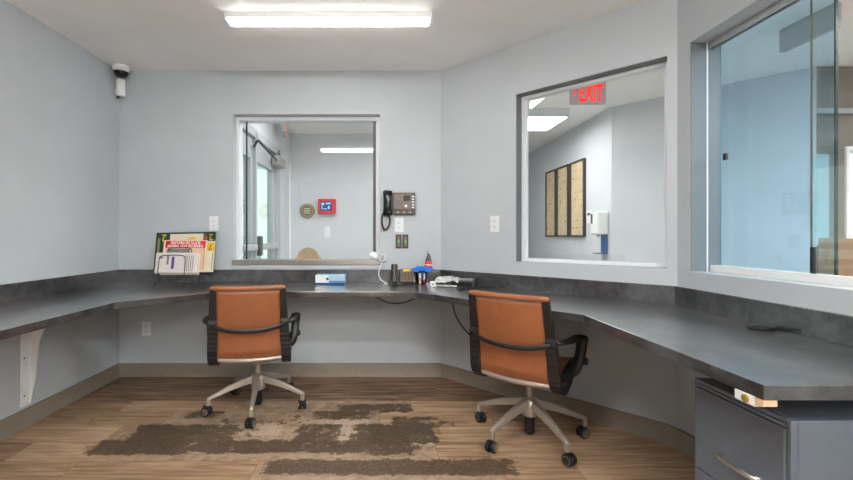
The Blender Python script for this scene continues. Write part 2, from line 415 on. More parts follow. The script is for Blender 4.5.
# ------------------------------------------------------------------ window 1 (teller window in the back wall)
w = struct(empty('window_1', ((W1[0] + W1[1]) / 2, By, W1[2])))
def W(o, p): o.parent = p; o.location = -p.location; return o     # world-coordinate mesh under an unrotated parent
f = MB(); x0, x1, z0, z1 = W1; fy0, fy1 = By + .07, By + TH + .004
f.box(x0, x0 + .022, fy0, fy1, z0 + .06, z1); f.box(x1 - .022, x1, fy0, fy1, z0 + .06, z1)
f.box(x0 + .022, x1 - .022, fy0, fy1, z1 - .03, z1)
f.box(x1 - .034, x1 - .022, fy0 + .03, fy1, z0 + .06, z1 - .03)
W(f.build('window_frame', M['offwhite'], bevel=.002), w)
W(B(x1 - .058, x1 - .034, fy0 + .03, fy1 - .02, z0 + .06, z1 - .03).build('jamb_channel', M['darkgrey']), w)
W(B(x0 - .004, x1 + .002, By - .028, fy1, .889, .930).build('sill', M['steel'], bevel=.003), w)
W(B(x0 - .004, x1 + .002, By - .008, fy1, .868, .889).build('sill_trim', M['white'], bevel=.002), w)
gy = By + .105
W(B(X(246.7, gy) + .004, x1 - .058, gy, gy + .008, .930, z1 - .03).build('glass_pane', M['glass']), w)
W(B(X(246.7, gy) - .006, X(246.7, gy) + .004, gy - .001, gy + .009, .930, z1 - .03).build('glass_edge', M['edge']), w)
# arched pass-through plate at the foot of the glass
px = X(308, gy - .01); arch = [(.092 * math.cos(a), .096 * math.sin(a)) for a in [PI * k / 24 for k in range(25)]]
arch = [(-.108, 0), (-.108, .01), (-.093, .016)] + arch[::-1][1:-1] + [(.093, .016), (.108, .01), (.108, 0)]
mx = Matrix.Translation((px, gy - .004, .930)) @ Matrix.Rotation(PI / 2, 4, 'X')
W(MB().prism(arch, 0, .006, mx).build('pass_through_plate', mat('brushed_tan_metal', (178, 158, 132), .3, metal=.5, var=.06), bevel=.0015), w)

# ------------------------------------------------------------------ window 2 (angled wall)
w = struct(empty('window_2', (Cx, By, 0), (0, 0, R(-45))))     # local x along the wall, local y outward
s0, s1, z0, z1 = W2
f = MB(); a, b = .075, .125
f.box(s0, s0 + .022, a, b, z0, z1); f.box(s1 - .022, s1, a, b, z0, z1); f.box(s0 + .022, s1 - .022, a, b, z1 - .022, z1); f.box(s0 + .022, s1 - .022, a, b, z0, z0 + .022)
f.box(s0 + .022, s0 + .03, a + .015, b, z0 + .022, z1 - .022); f.box(s1 - .03, s1 - .022, a + .015, b, z0 + .022, z1 - .022)
f.build('window_frame', M['offwhite'], w, bevel=.002)
B(s0 + .022, s1 - .022, .098, .106, z0 + .022, z1 - .022).build('glass_pane', M['glass'], w)
B(s0 + .0005, s0 + .004, .002, a - .001, z0 + .001, z1 - .004).build('jamb_shade_liner', M['shade_liner'], w)  # dark sheets over jamb and head paint in the shade of the reveal
B(s0 + .0005, s1 - .0005, .002, a - .001, z1 - .004, z1 - .0005).build('head_shade_liner', M['shade_liner'], w)

# ------------------------------------------------------------------ window 3 (sliding glass in the right wall)
w = struct(empty('window_3', (Ex, 0, W3[2])))
y0, y1, z0, z1 = W3
f = MB(); f.box(Ex + .10, Ex + .158, y0, y1, z0, z0 + .024); f.box(Ex + .10, Ex + .11, y0, y1, z0 + .024, z0 + .034); f.box(Ex + .13, Ex + .136, y0, y1, z0 + .024, z0 + .034)
W(f.build('bottom_track', M['white'], bevel=.001), w)
f = MB(); f.box(Ex + .095, Ex + .158, y0, y1, z1 - .012, z1); f.box(Ex + .095, Ex + .102, y0, y1, z1 - .034, z1 - .012); f.box(Ex + .122, Ex + .128, y0, y1, z1 - .034, z1 - .012)
W(f.build('top_track', M['alu'], bevel=.001), w)
W(B(Ex + .082, Ex + .089, y1 - .006, y1, z0, z1).build('jamb_trim', M['offwhite'], bevel=.001), w)
gx = Ex + .143; ye = gx * FPX / (836 - CX)
W(B(gx, gx + .008, ye + .006, y1, z0 + .026, z1 - .014).build('glass_pane', M['blueglass']), w)
W(B(gx - .0005, gx + .0085, ye, ye + .006, z0 + .026, z1 - .014).build('glass_edge', M['edge']), w)
gx2 = Ex + .115; ys = gx2 * FPX / (810 - CX)
W(B(gx2, gx2 + .008, y0, ys - .002, z0 + .026, z1 - .014).build('glass_pane', M['glass']), w)
W(B(gx2, gx2 + .008, ys - .002, ys, z0 + .026, z1 - .014).build('glass_edge', M['grey']), w)
W(B(gx2 - .003, gx2 + .011, ys - .014, ys - .001, Z(274, ys), Z(247, ys)).build('latch', M['black'], bevel=.002), w)
yl = gx * FPX / (726 - CX); W(B(gx - .012, gx, yl - .012, yl + .006, Z(160, yl), Z(153.5, yl)).build('finger_pull', M['black'], bevel=.002), w)

W(B(Ex + .002, Ex + .158, y1 - .004, y1 - .0005, z0 + .002, z1 - .002).build('jamb_shade_liner', M['shade_liner']), w)  # dark sheet painting in the shade on the jamb

# ------------------------------------------------------------------ countertop
ct = thing('countertop', 'dark grey mottled laminate worktop wrapping round the walls of the room', 'countertop')
front = [(-1.49, .45), (-1.49, 2.331), (-1.055, 2.78), (.10, 2.78)]
p0, p1, p2 = Vector((.02, 2.78)), Vector((.205, 2.775)), Vector((.33, 2.64))
front = front[:3] + [tuple(p0 * (1 - a) ** 2 + p1 * 2 * a * (1 - a) + p2 * a * a) for a in [k / 8 for k in range(9)]]
front += [(.946, 1.962), (.946, 1.038)]
TOP = .75
slab = [(Ax, .45)] + front + [(Ex, 1.038), (Ex, Dy), (Cx, By), (Ax, By)]
MB().prism(slab, TOP - .038, TOP).build('worktop', M['lam'], ct, bevel=.0018)
bt = .02; bq = bt * math.tan(R(22.5))
for a, b, a2, b2 in (((Ax, .45), (Ax, By), (Ax + bt, .45), (Ax + bt, By - bt)), ((Ax, By), (Cx, By), (Ax + bt, By - bt), (Cx - bq, By - bt)),
                     ((Cx, By), (Ex, Dy), (Cx - bq, By - bt), (Ex - bt, Dy - bq)), ((Ex, Dy), (Ex, 1.038), (Ex - bt, Dy - bq), (Ex - bt, 1.038))):
    MB().prism([a, b, b2, a2], TOP, TOP + .102).build('backsplash', M['lam'], ct, bevel=.0012)

# ------------------------------------------------------------------ ceiling strip lights
def strip_light(cx, cy, label, group, lens='lens', drop=.010):
    t = thing('strip_light', label, 'ceiling light', (cx, cy, H), group=group)
    B(-.61, .61, -.045, .045, -.036 if drop < .02 else -.012, 0).build('housing', M['white'], t, bevel=.004)
    zt = -.036 if drop < .02 else -.012
    bulge = .0455 if drop < .02 else .075
    vs = []; sec = [(-.0455, zt), (-bulge, zt - drop * .5), (-.040, zt - drop), (.040, zt - drop), (bulge, zt - drop * .5), (.0455, zt)]
    n = len(sec)
    for x, k in ((-.60, .0), (-.585, 1), (.585, 1), (.60, 0)):
        for y, z in sec: vs.append((x, y * (1 if k else .9), z if k or z == zt else zt - drop * .6))
    fs = [(i * n + j, i * n + (j + 1) % n, (i + 1) * n + (j + 1) % n, (i + 1) * n + j) for i in range(3) for j in range(n)] + [tuple(range(n)), tuple(range(3 * n, 4 * n))]
    MB().add(vs, fs).build('diffuser', M[lens], t)
    for sx in (-1, 1): B(min(sx * .60, sx * .612), max(sx * .60, sx * .612), -.047, .047, zt, -.001).build('end_cap', M['white'], t, bevel=.004)
    return t
LX = -.318
strip_light(LX, 2.508, 'long white strip light on the ceiling before the back wall', 'ceiling strip lights')
strip_light(LX, .56, 'white strip light on the ceiling overhead, mirrored as a bright line in the back window', 'ceiling strip lights', 'lens_mid', .028)
for yy, lb in ((-.9, 'added unseen white strip light on the ceiling just behind the camera'), (-2.0, 'added unseen white strip light on the ceiling in the rear half of the room'), (-3.1, 'added unseen white strip light on the ceiling at the rear end of the room')): strip_light(.95, yy, lb, 'ceiling strip lights', 'lens_rear_added', .10)  # unseen rear lamps added to brighten the room

# ------------------------------------------------------------------ dome camera + motion sensor
t = thing('dome_camera', 'white dome security camera with black eye under the ceiling corner', 'security camera', (-2.03, 3.26, H))
MB().lathe([(.058, 0), (.062, -.008), (.062, -.028), (.056, -.04), (.05, -.044)]).build('housing', M['white'], t, smooth=True)
MB().lathe([(.05, -.042), (.049, -.056), (.042, -.072), (.028, -.084), (.012, -.089), (.001, -.09)]).build('dome', M['matt'], t, smooth=True)
t = thing('motion_sensor', 'small white boxy motion sensor in the wall corner below the dome camera', 'sensor', (-2.068, 3.30, 2.28), (0, 0, R(-38)))
mb = MB(); n = 8; prof = [(-.036, .03), (-.036, 0), (-.03, -.014), (-.015, -.022), (.015, -.022), (.03, -.014), (.036, 0), (.036, .03)]
mb.prism(prof, -.062, .07).build('casing', M['white'], t, bevel=.004)
MB().prism([(-.02, -.018), (-.012, -.026), (.012, -.026), (.02, -.018)], -.05, -.005).build('lens', M['offwhite'], t, bevel=.002)
B(-.02, .02, -.018, -.002, -.076, -.062).build('look_down_lens', M['darkgrey'], t, bevel=.003)

# ------------------------------------------------------------------ wall outlets
def outlet(name, label, loc, rz, kind='outlet', w=.072, h=.116):
    t = thing(name, label, 'wall outlet' if kind == 'outlet' else 'switch', loc, (0, 0, rz), None)
    B(-w / 2, w / 2, -.006, 0, -h / 2, h / 2).build('plate', M['white'], t, bevel=.002)
    if kind == 'outlet':
        for s in (-1, 1):
            p = [(.017 * math.cos(a), .0145 * math.sin(a)) for a in [2 * PI * k / 16 for k in range(16)]]
            o = MB().prism(p, .006, .0085, Matrix.Translation((0, 0, s * .02)) @ Matrix.Rotation(PI / 2, 4, 'X')).build('socket', M['offwhite'], t)
            B(-.007, -.005, -.0092, -.0085, s * .02 - .004, s * .02 + .006).box(.005, .007, -.0092, -.0085, s * .02 - .004, s * .02 + .006).box(-.002, .002, -.0092, -.0085, s * .02 - .011, s * .02 - .008).build('slot', M['darkgrey'], o)
    else:
        B(-.016, .016, -.010, -.006, -.033, .033).build('rocker', M['offwhite'], t, bevel=.0015)
    return t
wy = By
outlet('wall_outlet', 'white outlet on the back wall between the paper rack and the teller window', (X(214, wy), wy, Z(223.5, wy)), 0)
outlet('wall_outlet', 'white outlet on the back wall just below the wall phone', (X(399, wy), wy, Z(225, wy)), 0)
outlet('wall_outlet', 'white outlet low on the wall under the counter, left of the left chair', (X(146.5, wy), wy, Z(328.5, wy)), 0)
ya = (By + Cx) / (1 + (495 - CX) / FPX)
outlet('wall_outlet', 'white outlet on the angled wall left of the angled window', (X(495, ya), ya, Z(224, ya)), R(-45))
for i, (pxx, lb) in enumerate(((398.6, 'narrow bronze button plate, left one of the pair below the phone outlet'), (405.4, 'narrow bronze button plate, right one of the pair below the phone outlet'))):
    t = thing('button_plate', lb, 'switch', (X(pxx, wy), wy, Z(241.5, wy)), group='bronze button plates')
    B(-.023, .023, -.008, 0, -.056, .056).build('plate', M['darkbrown'], t, bevel=.002)
    B(-.012, .012, -.011, -.008, -.04, .04).build('button', M['brown'], t, bevel=.0015)
    B(-.005, .005, -.0125, -.011, -.012, .012).build('indicator', M['led'], t)

# ------------------------------------------------------------------ wall phone
t = thing('wall_phone', 'dark bronze office phone hung on the back wall beside the teller window', 'phone', (X(402, wy), wy, Z(204, wy)))
k = wy / FPX
B(-9.5 * k, 13 * k, -.035, 0, -10.8 * k, 11 * k).build('housing', M['darkbrown'], t, bevel=.005)
B(-9 * k, 8.6 * k, -.043, -.035, -6 * k, 10 * k).build('faceplate', M['brown'], t, bevel=.003)
B(1.2 * k, 7.7 * k, -.046, -.043, 2.6 * k, 8.2 * k).build('screen', M['screen'], t, bevel=.001)
for r_ in range(5):
    B(9.4 * k, 11.8 * k, -.041, -.035, (-4.5 + r_ * 2.7) * k, (-3 + r_ * 2.7) * k).build('side_key', M['offwhite'], t, bevel=.001)
for r_ in range(4):
    for c_ in range(3):
        B((-8 + c_ * 2.3) * k, (-6.3 + c_ * 2.3) * k, -.046, -.043, (-5 + r_ * 2) * k, (-3.7 + r_ * 2) * k).build('key', M['greyprint'], t, bevel=.0008)
MB().lathe([(.012, .043), (.012, .047), (.009, .049)], Matrix.Translation((3.6 * k, 0, -2.4 * k)) @ Matrix.Rotation(PI / 2, 4, 'X'), 16).build('navigation_key', M['offwhite'], t)
for c_ in range(3): B((-5.5 + c_ * 6) * k, (-3 + c_ * 6) * k, -.037, -.035, -9.4 * k, -7.6 * k).build('line_key', M['hornbeige'], t)
hs = MB(); pts = spline([(-14.4 * k, -.045, 12.2 * k), (-14.6 * k, -.058, 6 * k), (-14.6 * k, -.06, 0), (-14.6 * k, -.058, -6 * k), (-14.4 * k, -.045, -11.4 * k)], 14)
hs.tube(pts, [1.1, 1.12, 1.1, 1.04, 1, 1, 1, 1, 1, 1, 1, 1.04, 1.1, 1.12, 1.1], 14, flat=(.017, .032)).box(-18.2 * k, -10.5 * k, -.045, -.001, 6.5 * k, 11.5 * k).box(-18.2 * k, -10.5 * k, -.045, -.001, -11 * k, -6 * k)
hs.build('handset', M['matt'], t, smooth=True)
cord = spline([(-17.5 * k, -.03, -8 * k), (-20 * k, -.04, -13 * k), (-19.6 * k, -.045, -22 * k), (-16.5 * k, -.04, -26 * k), (-13.2 * k, -.04, -22 * k), (-12 * k, -.035, -16 * k), (-13.5 * k, -.03, -10 * k)], 40)
MB().tube(cord, .0075, 8).build('coiled_cord', M['rubber'], t, smooth=True)

# ------------------------------------------------------------------ office chairs
def chair(loc, yaw, spoke0, label, base_dx=0):
    t = thing('office_chair', label, 'chair', (loc[0], loc[1], 0), (0, 0, yaw), 'terracotta office chairs')
    # --- star base
    MB().lathe([(.03, .115), (.046, .125), (.05, .16), (.045, .205), (.03, .222), (.027, .224)]).build('hub', M['champagne'], t, smooth=True)
    MB().lathe([(.019, .2), (.019, .33), (.024, .335), (.024, .36)]).build('gas_column', M['champagne'], t, smooth=True)
    MB().lathe([(.022, .02), (.026, .03), (.026, .115)]).build('column_sleeve', M['rubber'], t, smooth=True)
    rad = .305
    for i in range(5):
        a = spoke0 + i * 2 * PI / 5
        lg = MB(); path = [(.03, .192, .021, .050), (.10, .176, .019, .042), (.18, .152, .017, .034), (.25, .126, .015, .026), (.296, .110, .013, .022), (.311, .100, .011, .024)]
        vs = []
        for r_, zc, hw, hh in path:
            vs += [(r_, -hw, zc - hh / 2), (r_, hw, zc - hh / 2), (r_, hw * .75, zc + hh / 2), (r_, -hw * .75, zc + hh / 2)]
        fs = [(j * 4 + m_, j * 4 + (m_ + 1) % 4, (j + 1) * 4 + (m_ + 1) % 4, (j + 1) * 4 + m_) for j in range(len(path) - 1) for m_ in range(4)] + [(0, 1, 2, 3), tuple(range(len(vs) - 4, len(vs)))]
        lg.add(vs, fs).box(.291, .315, -.0125, .0125, .062, .11)
        lo = lg.build('leg', M['champagne'], t, bevel=.004, rot=(0, 0, a), smooth=True)
        sw = random.uniform(-1, 1) + (2.6 if i % 2 else 0)
        c_ = MB(); ax = Matrix.Translation((.303, 0, 0)) @ Matrix.Rotation(sw, 4, 'Z')
        for s in (-1, 1):
            c_.lathe([(.018, -.0095), (.027, -.0085), (.0295, -.005), (.0295, .005), (.027, .0085), (.018, .0095)], ax @ Matrix.Translation((.012, s * .0155, .0297)) @ Matrix.Rotation(PI / 2, 4, 'X'), 20)
        c_.box(-.008, .034, -.006, .006, .026, .06, ax)
        co = c_.build('caster', M['rubber'], t, smooth=True, rot=(0, 0, a))
        for s_ in (-1, 1):
            MB().lathe([(.019, -.0008), (.0215, -.0008), (.0215, .0008), (.019, .0008), (.019, -.0008)], ax @ Matrix.Translation((.012, s_ * .0255, .0297)) @ Matrix.Rotation(PI / 2, 4, 'X'), 20).build('wheel_trim', M['chrome'], co)
    for o in t.children: o.location.x += base_dx
    # --- swept side frames: back, bend, seat
    prof = spline([(-.292, .812), (-.272, .715), (-.247, .61), (-.225, .51), (-.214, .43), (-.192, .376), (-.14, .352), (-.07, .380), (.02, .424), (.11, .436), (.19, .428), (.235, .402)], 66)
    def half(z, y): return .196 + .018 * max(0, min(1, (.8 - z) / .4))
    for s in (-1, 1):
        vs = []; n = len(prof)
        for i, p in enumerate(prof):
            y, z = p.x, p.y
            d = (prof[min(i + 1, n - 1)] - prof[max(i - 1, 0)]).normalized(); nn = Vector((-d.y, d.x))
            th = .014 if z > .62 and i < 25 else (.022 if i < 44 else .014)
            if i < 44 and z < .60: th *= (1.07 if i % 2 else .96)      # the flexing ribs
            hx = half(z, y); wd = .019 + .010 * max(0, min(1, (.75 - z) / .25))
            cxx = s * hx
            for ex, en in ((-wd, -th), (wd, -th), (wd * .8, th), (-wd * .8, th)):
                vs.append((cxx + ex, y + nn.x * en, z + nn.y * en))
        fs = [(j * 4 + m_, j * 4 + (m_ + 1) % 4, (j + 1) * 4 + (m_ + 1) % 4, (j + 1) * 4 + m_) for j in range(n - 1) for m_ in range(4)] + [(0, 1, 2, 3), tuple(range(4 * n - 4, 4 * n))]
        MB().add(vs, fs).build('side_frame', M['black'], t, bevel=.003)
    # --- sling: back and seat
    def sling(i0, i1, sag, name):
        pts = []
        for i in range(i0, i1 + 1):
            p = prof[i]; n = len(prof)
            d = (prof[min(i + 1, n - 1)] - prof[max(i - 1, 0)]).normalized(); nn = Vector((d.y, -d.x))   # outward (backwards / downwards)
            row = []
            hx = half(p.y, p.x) - .012
            u = (i - i0) / (i1 - i0)
            for j in range(17):
                v = j / 16 * 2 - 1
                dd = sag(u) * (1 - v * v)
                row.append((v * hx, p.x + nn.x * dd, p.y + nn.y * dd))
            pts.append(row)
        return MB().grid(pts).build(name, M['leather'], t, smooth=True, solid=.008)
    sling(1, 30, lambda u: .012 + .010 * math.sin(u * PI) + .006 * math.exp(-((u - .80) / .05) ** 2), 'backrest')
    sling(30, 66, lambda u: .020 - .01 * u, 'seat')
    MB().tube([(x / 10 * .212, -.293 - .012 * (1 - (x / 10) ** 2), .817 - .003 * (1 - (x / 10) ** 2)) for x in range(-10, 11)], [.011] + [.0155] * 19 + [.011], 12).build('top_roll', M['leather'], t, smooth=True)
    MB().tube([(x / 10 * .200, .236, .398 - .01 * (1 - (x / 10) ** 2)) for x in range(-10, 11)], .013, 12).build('seat_roll', M['leather'], t, smooth=True)
    # --- black bow across the back, and arm loops
    bow = spline([(-.232, -.236, .608), (-.18, -.274, .585), (-.10, -.288, .566), (0, -.292, .560), (.10, -.288, .566), (.18, -.274, .585), (.232, -.236, .608)], 30)
    MB().tube(bow, 1, 10, flat=(.008, .0125)).build('back_bow', M['black'], t, smooth=True)
    for s in (-1, 1):
        pth = spline([(s * .21, -.245, .592), (s * .238, -.20, .598), (s * .258, -.14, .600), (s * .268, -.06, .602), (s * .270, .005, .598), (s * .269, .020, .575), (s * .266, .012, .52), (s * .258, -.01, .46), (s * .24, -.018, .418), (s * .208, -.02, .405)], 40)
        rr = [.7 + .5 * math.sin(min(1, k_ / 26) * PI * .8) for k_ in range(41)]
        MB().tube(pth, rr, 10, flat=(.026, .010)).build('armrest', M['black'], t, smooth=True)
    MB().lathe([(.017, -.014), (.02, -.01), (.02, .014), (.016, .018)], Matrix.Translation((.28, .02, .47)) @ Matrix.Rotation(PI / 2, 4, 'Y'), 14).build('height_knob', M['black'], t, smooth=True)
    # --- underseat cross beam
    MB().tube([(-.205, -.195, .374), (-.1, -.216, .370), (0, -.222, .368), (.1, -.216, .370), (.205, -.195, .374)], 1, 10, flat=(.011, .0135)).build('cross_beam', M['champagne'], t, smooth=True)
    B(-.05, .05, -.2, .12, .345, .375).build('mechanism', M['champagne'], t, bevel=.008)
    B(-.19, .19, .05, .09, .365, .385).build('seat_beam', M['black'], t, bevel=.005)
    return t
chair((-.840, 2.745), R(11), R(-81 - 11), 'terracotta leather swivel chair on the left, at the counter below the teller window', .028)
chair((.826, 2.346), R(-41), R(-74.5 + 41), 'terracotta leather swivel chair on the right, turned toward the angled wall')

# ------------------------------------------------------------------ counter bracket on the left wall
t = thing('shelf_bracket', 'white curved metal bracket on the left wall holding up the counter', 'bracket', (Ax, 2.47, 0))
zb, zt = .122, TOP - .038
fl = B(0, .006, -.032, .032, zb, zt)
fl.build('wall_flange', M['white'], t, bevel=.001)
web = [(.006, zb), (.010, zb + .012), (.022, zb + .07), (.034, .24), (.040, .279), (.047, .36), (.052, .42), (.062, .49), (.090, .565), (.122, .63), (.155, zt - .014), (.17, zt - .008), (.17, zt), (.006, zt)]
mxx = Matrix.Translation((0, .030, 0)) @ Matrix.Rotation(PI / 2, 4, 'X')
MB().prism(web, -.001, .003, mxx).build('web', M['white'], t)
for zz in (zb + .06, zb + .28, zb + .48):
    MB().lathe([(.005, 0), (.005, .0075), (.002, .008)], Matrix.Translation((0, -.012, zz)) @ Matrix.Rotation(PI / 2, 4, 'Y'), 10).build('screw', M['darkgrey'], t)
    MB().lathe([(.0035, 0), (.0035, .0065)], Matrix.Translation((0, .006, zz - .045)) @ Matrix.Rotation(PI / 2, 4, 'Y'), 10).build('screw_hole', M['greyprint'], t)

# ------------------------------------------------------------------ filing cabinet
fx = 1.10; cy0, cy1, cz = 1.127, 1.474, .622
t = thing('filing_cabinet', 'slate grey metal two drawer filing cabinet under the right end of the counter', 'cabinet', ((fx + Ex - .03) / 2, (cy0 + cy1) / 2, 0))
L = t.location.copy()
def T(o): o.parent = t; o.location = -L; return o
f = MB(); f.box(fx + .02, Ex - .03, cy0, cy1, .03, cz); 
T(f.build('body', M['cabinet'], bevel=.004))
T(B(fx + .03, Ex - .05, cy0 + .015, cy1 - .015, .0, .03).build('plinth', M['cabdark']))
T(MB().box(fx, fx + .02, cy0, cy0 + .012, .03, cz).box(fx, fx + .02, cy1 - .012, cy1, .03, cz).box(fx, fx + .02, cy0 + .012, cy1 - .012, cz - .012, cz).build('front_frame', M['cabinet'], bevel=.002))
T(B(fx - .001, fx + .019, cy0 + .0125, cy1 - .0125, cz - .024, cz - .0135).build('top_rail', M['cabinet'], bevel=.002))
for za, zb_ in ((.319, cz - .0265), (.036, .313)):
    d = T(B(fx - .004, fx + .018, cy0 + .014, cy1 - .014, za, zb_).build('drawer', M['cabinet'], bevel=.004))
    hz = za + .099 if za > .1 else za + .14
    hm = MB(); path = [(fx - .004, 1.208, hz), (fx - .024, 1.211, hz), (fx - .030, 1.217, hz), (fx - .031, 1.25, hz), (fx - .031, 1.31, hz), (fx - .030, 1.340, hz), (fx - .024, 1.346, hz), (fx - .004, 1.349, hz)]
    hm.tube(path, 1, 8, flat=(.005, .0075))
    h = hm.build('handle', M['chrome'], d, smooth=True)

# ------------------------------------------------------------------ odds under / on the right counter
t = thing('shim_block', 'pale raw wood block under the front corner of the counter', 'wood block', (.96, 1.052, TOP - .038))
B(-.014, .022, -.0125, .011, -.0165, 0).build('block', M['lightwood'], t, bevel=.0015)
t = thing('counter_bracket', 'small white bracket with a brass screw under the right counter edge', 'bracket', (.952, 1.094, TOP - .038))
B(-.006, .024, -.030, .032, -.027, 0).build('body', M['white'], t, bevel=.003)
MB().lathe([(.010, 0), (.010, .005), (.006, .007)], Matrix.Translation((-.005, -.004, -.0135)) @ Matrix.Rotation(-PI / 2, 4, 'Y'), 12).build('screw', M['brass'], t, smooth=True)
t = thing('cable_grommet', 'black oval cable grommet on the right counter near the backsplash', 'grommet', (1.505, 1.662, TOP))
p = [(.048 * math.cos(a), .034 * math.sin(a)) for a in [2 * PI * k / 28 for k in range(28)]]
MB().prism(p, 0, .008).build('ring', M['rubber'], t, bevel=.002)
MB().prism([(x * .72, y * .72) for x, y in p], .008, .0105).build('cap', M['matt'], t, bevel=.001)

# ------------------------------------------------------------------ paper rack in the left corner
def sheet(name, label, cat, box, y, tilt, th, m, roll=0):
    """stiff sheet standing on its lower edge; box = x0, x1, z0, z1 as seen at distance y"""
    a, b, c_, d = box; xa, xb, za, zb = X(a, y), X(b, y), Z(d, y), Z(c_, y)
    t = thing(name, label, cat, ((xa + xb) / 2, y, za), (-tilt, roll, 0))
    w_, h_ = xb - xa, zb - za
    return t, w_, h_
def card(t, nm, u0, u1, v0, v1, w_, h_, y, m, th=.0008):
    return B((u0 - .5) * w_, (u1 - .5) * w_, y - th, y, v0 * h_, v1 * h_).build(nm, m, t)
rt = R(11)
t, w_, h_ = sheet('green_folder', 'large dark green folder at the back of the wire paper rack', 'folder', (153.5, 213.5, 231.5, 271), 3.235, rt, .02, M['green'], R(-1))
B(-w_ / 2, w_ / 2, -.006, .012, 0, h_).build('cover', M['green'], t, bevel=.002)
card(t, 'inner_page', .24, .80, .3, .955, w_, h_, -.006, M['cream'])
card(t, 'printed_strip', .035, .075, .05, .85, w_, h_, -.006, M['hornbeige'])
text('2', .085, M['yellow'], t, (-.36 * w_, -.0075, .86 * h_), (PI / 2, PI, 0))
text('9', .06, M['orange'], t, (.34 * w_, -.0075, .88 * h_), (PI / 2, PI, 0))
text('2', .07, M['yellow'], t, (.43 * w_, -.0075, .87 * h_), (PI / 2, PI, 0))
MB().add([(.0 * w_, -.0069, .80 * h_), (.17 * w_, -.0069, .80 * h_), (.17 * w_, -.0069, .875 * h_), (.09 * w_, -.0069, .865 * h_)], [(0, 1, 2, 3)]).build('yellow_mark', M['yellow'], t, solid=.001)
t, w_, h_ = sheet('index_card', 'cream card with a yellow corner tab, right side of the paper rack', 'card', (172, 213, 240.5, 272), 3.20, rt, .004, M['cream'])
B(-w_ / 2, w_ / 2, -.002, .002, 0, h_).build('sheet', M['cream'], t)
card(t, 'yellow_tab', .80, .99, .68, .95, w_, h_, -.002, M['yellow'])
text('7', .06, M['blackprint'], t, (.39 * w_, -.0032, .81 * h_), (PI / 2, PI, 0))
card(t, 'ruled_line', .955, .97, .05, .62, w_, h_, -.002, M['greyprint'])
t, w_, h_ = sheet('warning_flyer', 'peach flyer with an upside-down red banner heading, middle of the paper rack', 'flyer', (161, 205, 239.5, 272), 3.175, rt, .003, M['peach'])
B(-w_ / 2, w_ / 2, -.0015, .0015, 0, h_).build('sheet', M['peach'], t, bevel=.0005)
card(t, 'margin', 0.005, .995, .01, .995, w_, h_, -.0015, M['cream'], .0004)
card(t, 'panel', .05, .955, .06, .76, w_, h_, -.0019, M['peach'], .0004)
card(t, 'red_banner', .045, .965, .755, .97, w_, h_, -.0019, M['red'], .0006)
text('PLEASE DO NOT THROW', .03, M['whiteprint'], t, (0, -.0032, .812 * h_), (PI / 2, PI, 0), bold=.0008, fit=(.82 * w_, .021))
text('BUTTS ON GROUND', .03, M['whiteprint'], t, (.0, -.0032, .913 * h_), (PI / 2, PI, 0), bold=.0008, fit=(.68 * w_, .021))
card(t, 'red_border', .945, .957, .06, .76, w_, h_, -.0022, M['red'], .0005)
text('....:....', .03, M['red'], t, (.33 * w_, -.003, .38 * h_), (PI / 2, PI / 2, 0))
card(t, 'grey_picture', .1, .62, .55, .72, w_, h_, -.0023, M['greyprint'], .0005)
t, w_, h_ = sheet('white_booklet', 'white booklet with violet markings at the front of the paper rack', 'booklet', (154.5, 197, 252.5, 273.5), 3.125, rt, .03, M['paper'])
B(-w_ / 2, w_ / 2, -.008, .014, 0, h_).build('pages', M['paper'], t, bevel=.006)
card(t, 'violet_mark', .385, .45, .22, .80, w_, h_, -.008, M['purple'])
card(t, 'violet_mark', .27, .32, .42, .85, w_, h_, -.008, M['greyprint'])
card(t, 'heading_mark', .08, .18, .72, .80, w_, h_, -.008, M['greyprint'])
for k_ in range(5): card(t, 'text_column', .70 + k_ * .045, .715 + k_ * .045, .1, .86, w_, h_, -.008, M['greyprint'])
t, w_, h_ = sheet('pale_leaflet', 'pale folded leaflet peeking out beneath the white booklet', 'leaflet', (160, 199, 254, 275), 3.145, rt, .01, M['cream'])
B(-w_ / 2, w_ / 2, -.002, .0, 0, h_).build('sheet', M['cream'], t)
card(t, 'red_heading', .72, .90, .92, .975, w_, h_, -.002, M['red'])
# wire rack
t = thing('wire_rack', 'dark wire rack holding papers on the counter in the left corner', 'rack', (X(177, 3.15), 3.15, TOP))
ox = -X(177, 3.15)
zl = Z(274.5, 3.14) - TOP
for sx in (X(157, 3.1) + ox, X(186, 3.1) + ox):
    rk = MB(); rk.tube(spline([(sx - .015, -.06, .003), (sx, -.045, .05), (sx + .03, -.03, zl - .006), (sx + .03, .12, zl - .004)], 16), .0035, 8)
    rk.tube(spline([(sx + .03, .12, zl - .004), (sx + .02, .14, .05), (sx + .01, .15, .003)], 10), .0035, 8); rk.build('leg_frame', M['wire'], t, smooth=True)
def arch_wire(y, px0, px1, pyt, pyb, tiltk):
    xa, xb = X(px0, 3.15 + y) + ox, X(px1, 3.15 + y) + ox; zt_, zb_ = Z(pyt, 3.15 + y) - TOP, Z(pyb, 3.15 + y) - TOP
    dy = (zt_ - zb_) * tiltk; cc = .035
    return spline([(xa, y, zb_), (xa, y + dy * .5, (zt_ + zb_) / 2), (xa + .004, y + dy * .9, zt_ - cc * .6), (xa + cc, y + dy, zt_), (xb - cc, y + dy, zt_), (xb - .004, y + dy * .9, zt_ - cc * .6), (xb, y + dy * .5, (zt_ + zb_) / 2), (xb, y, zb_)], 40)
MB().tube(arch_wire(-.042, 157.5, 184, 255.5, 275, .19), .003, 8).build('front_hoop', M['wire'], t, smooth=True)
MB().tube(arch_wire(.008, 165, 190, 248, 275, .19), .003, 8).build('middle_hoop', M['wire'], t, smooth=True)
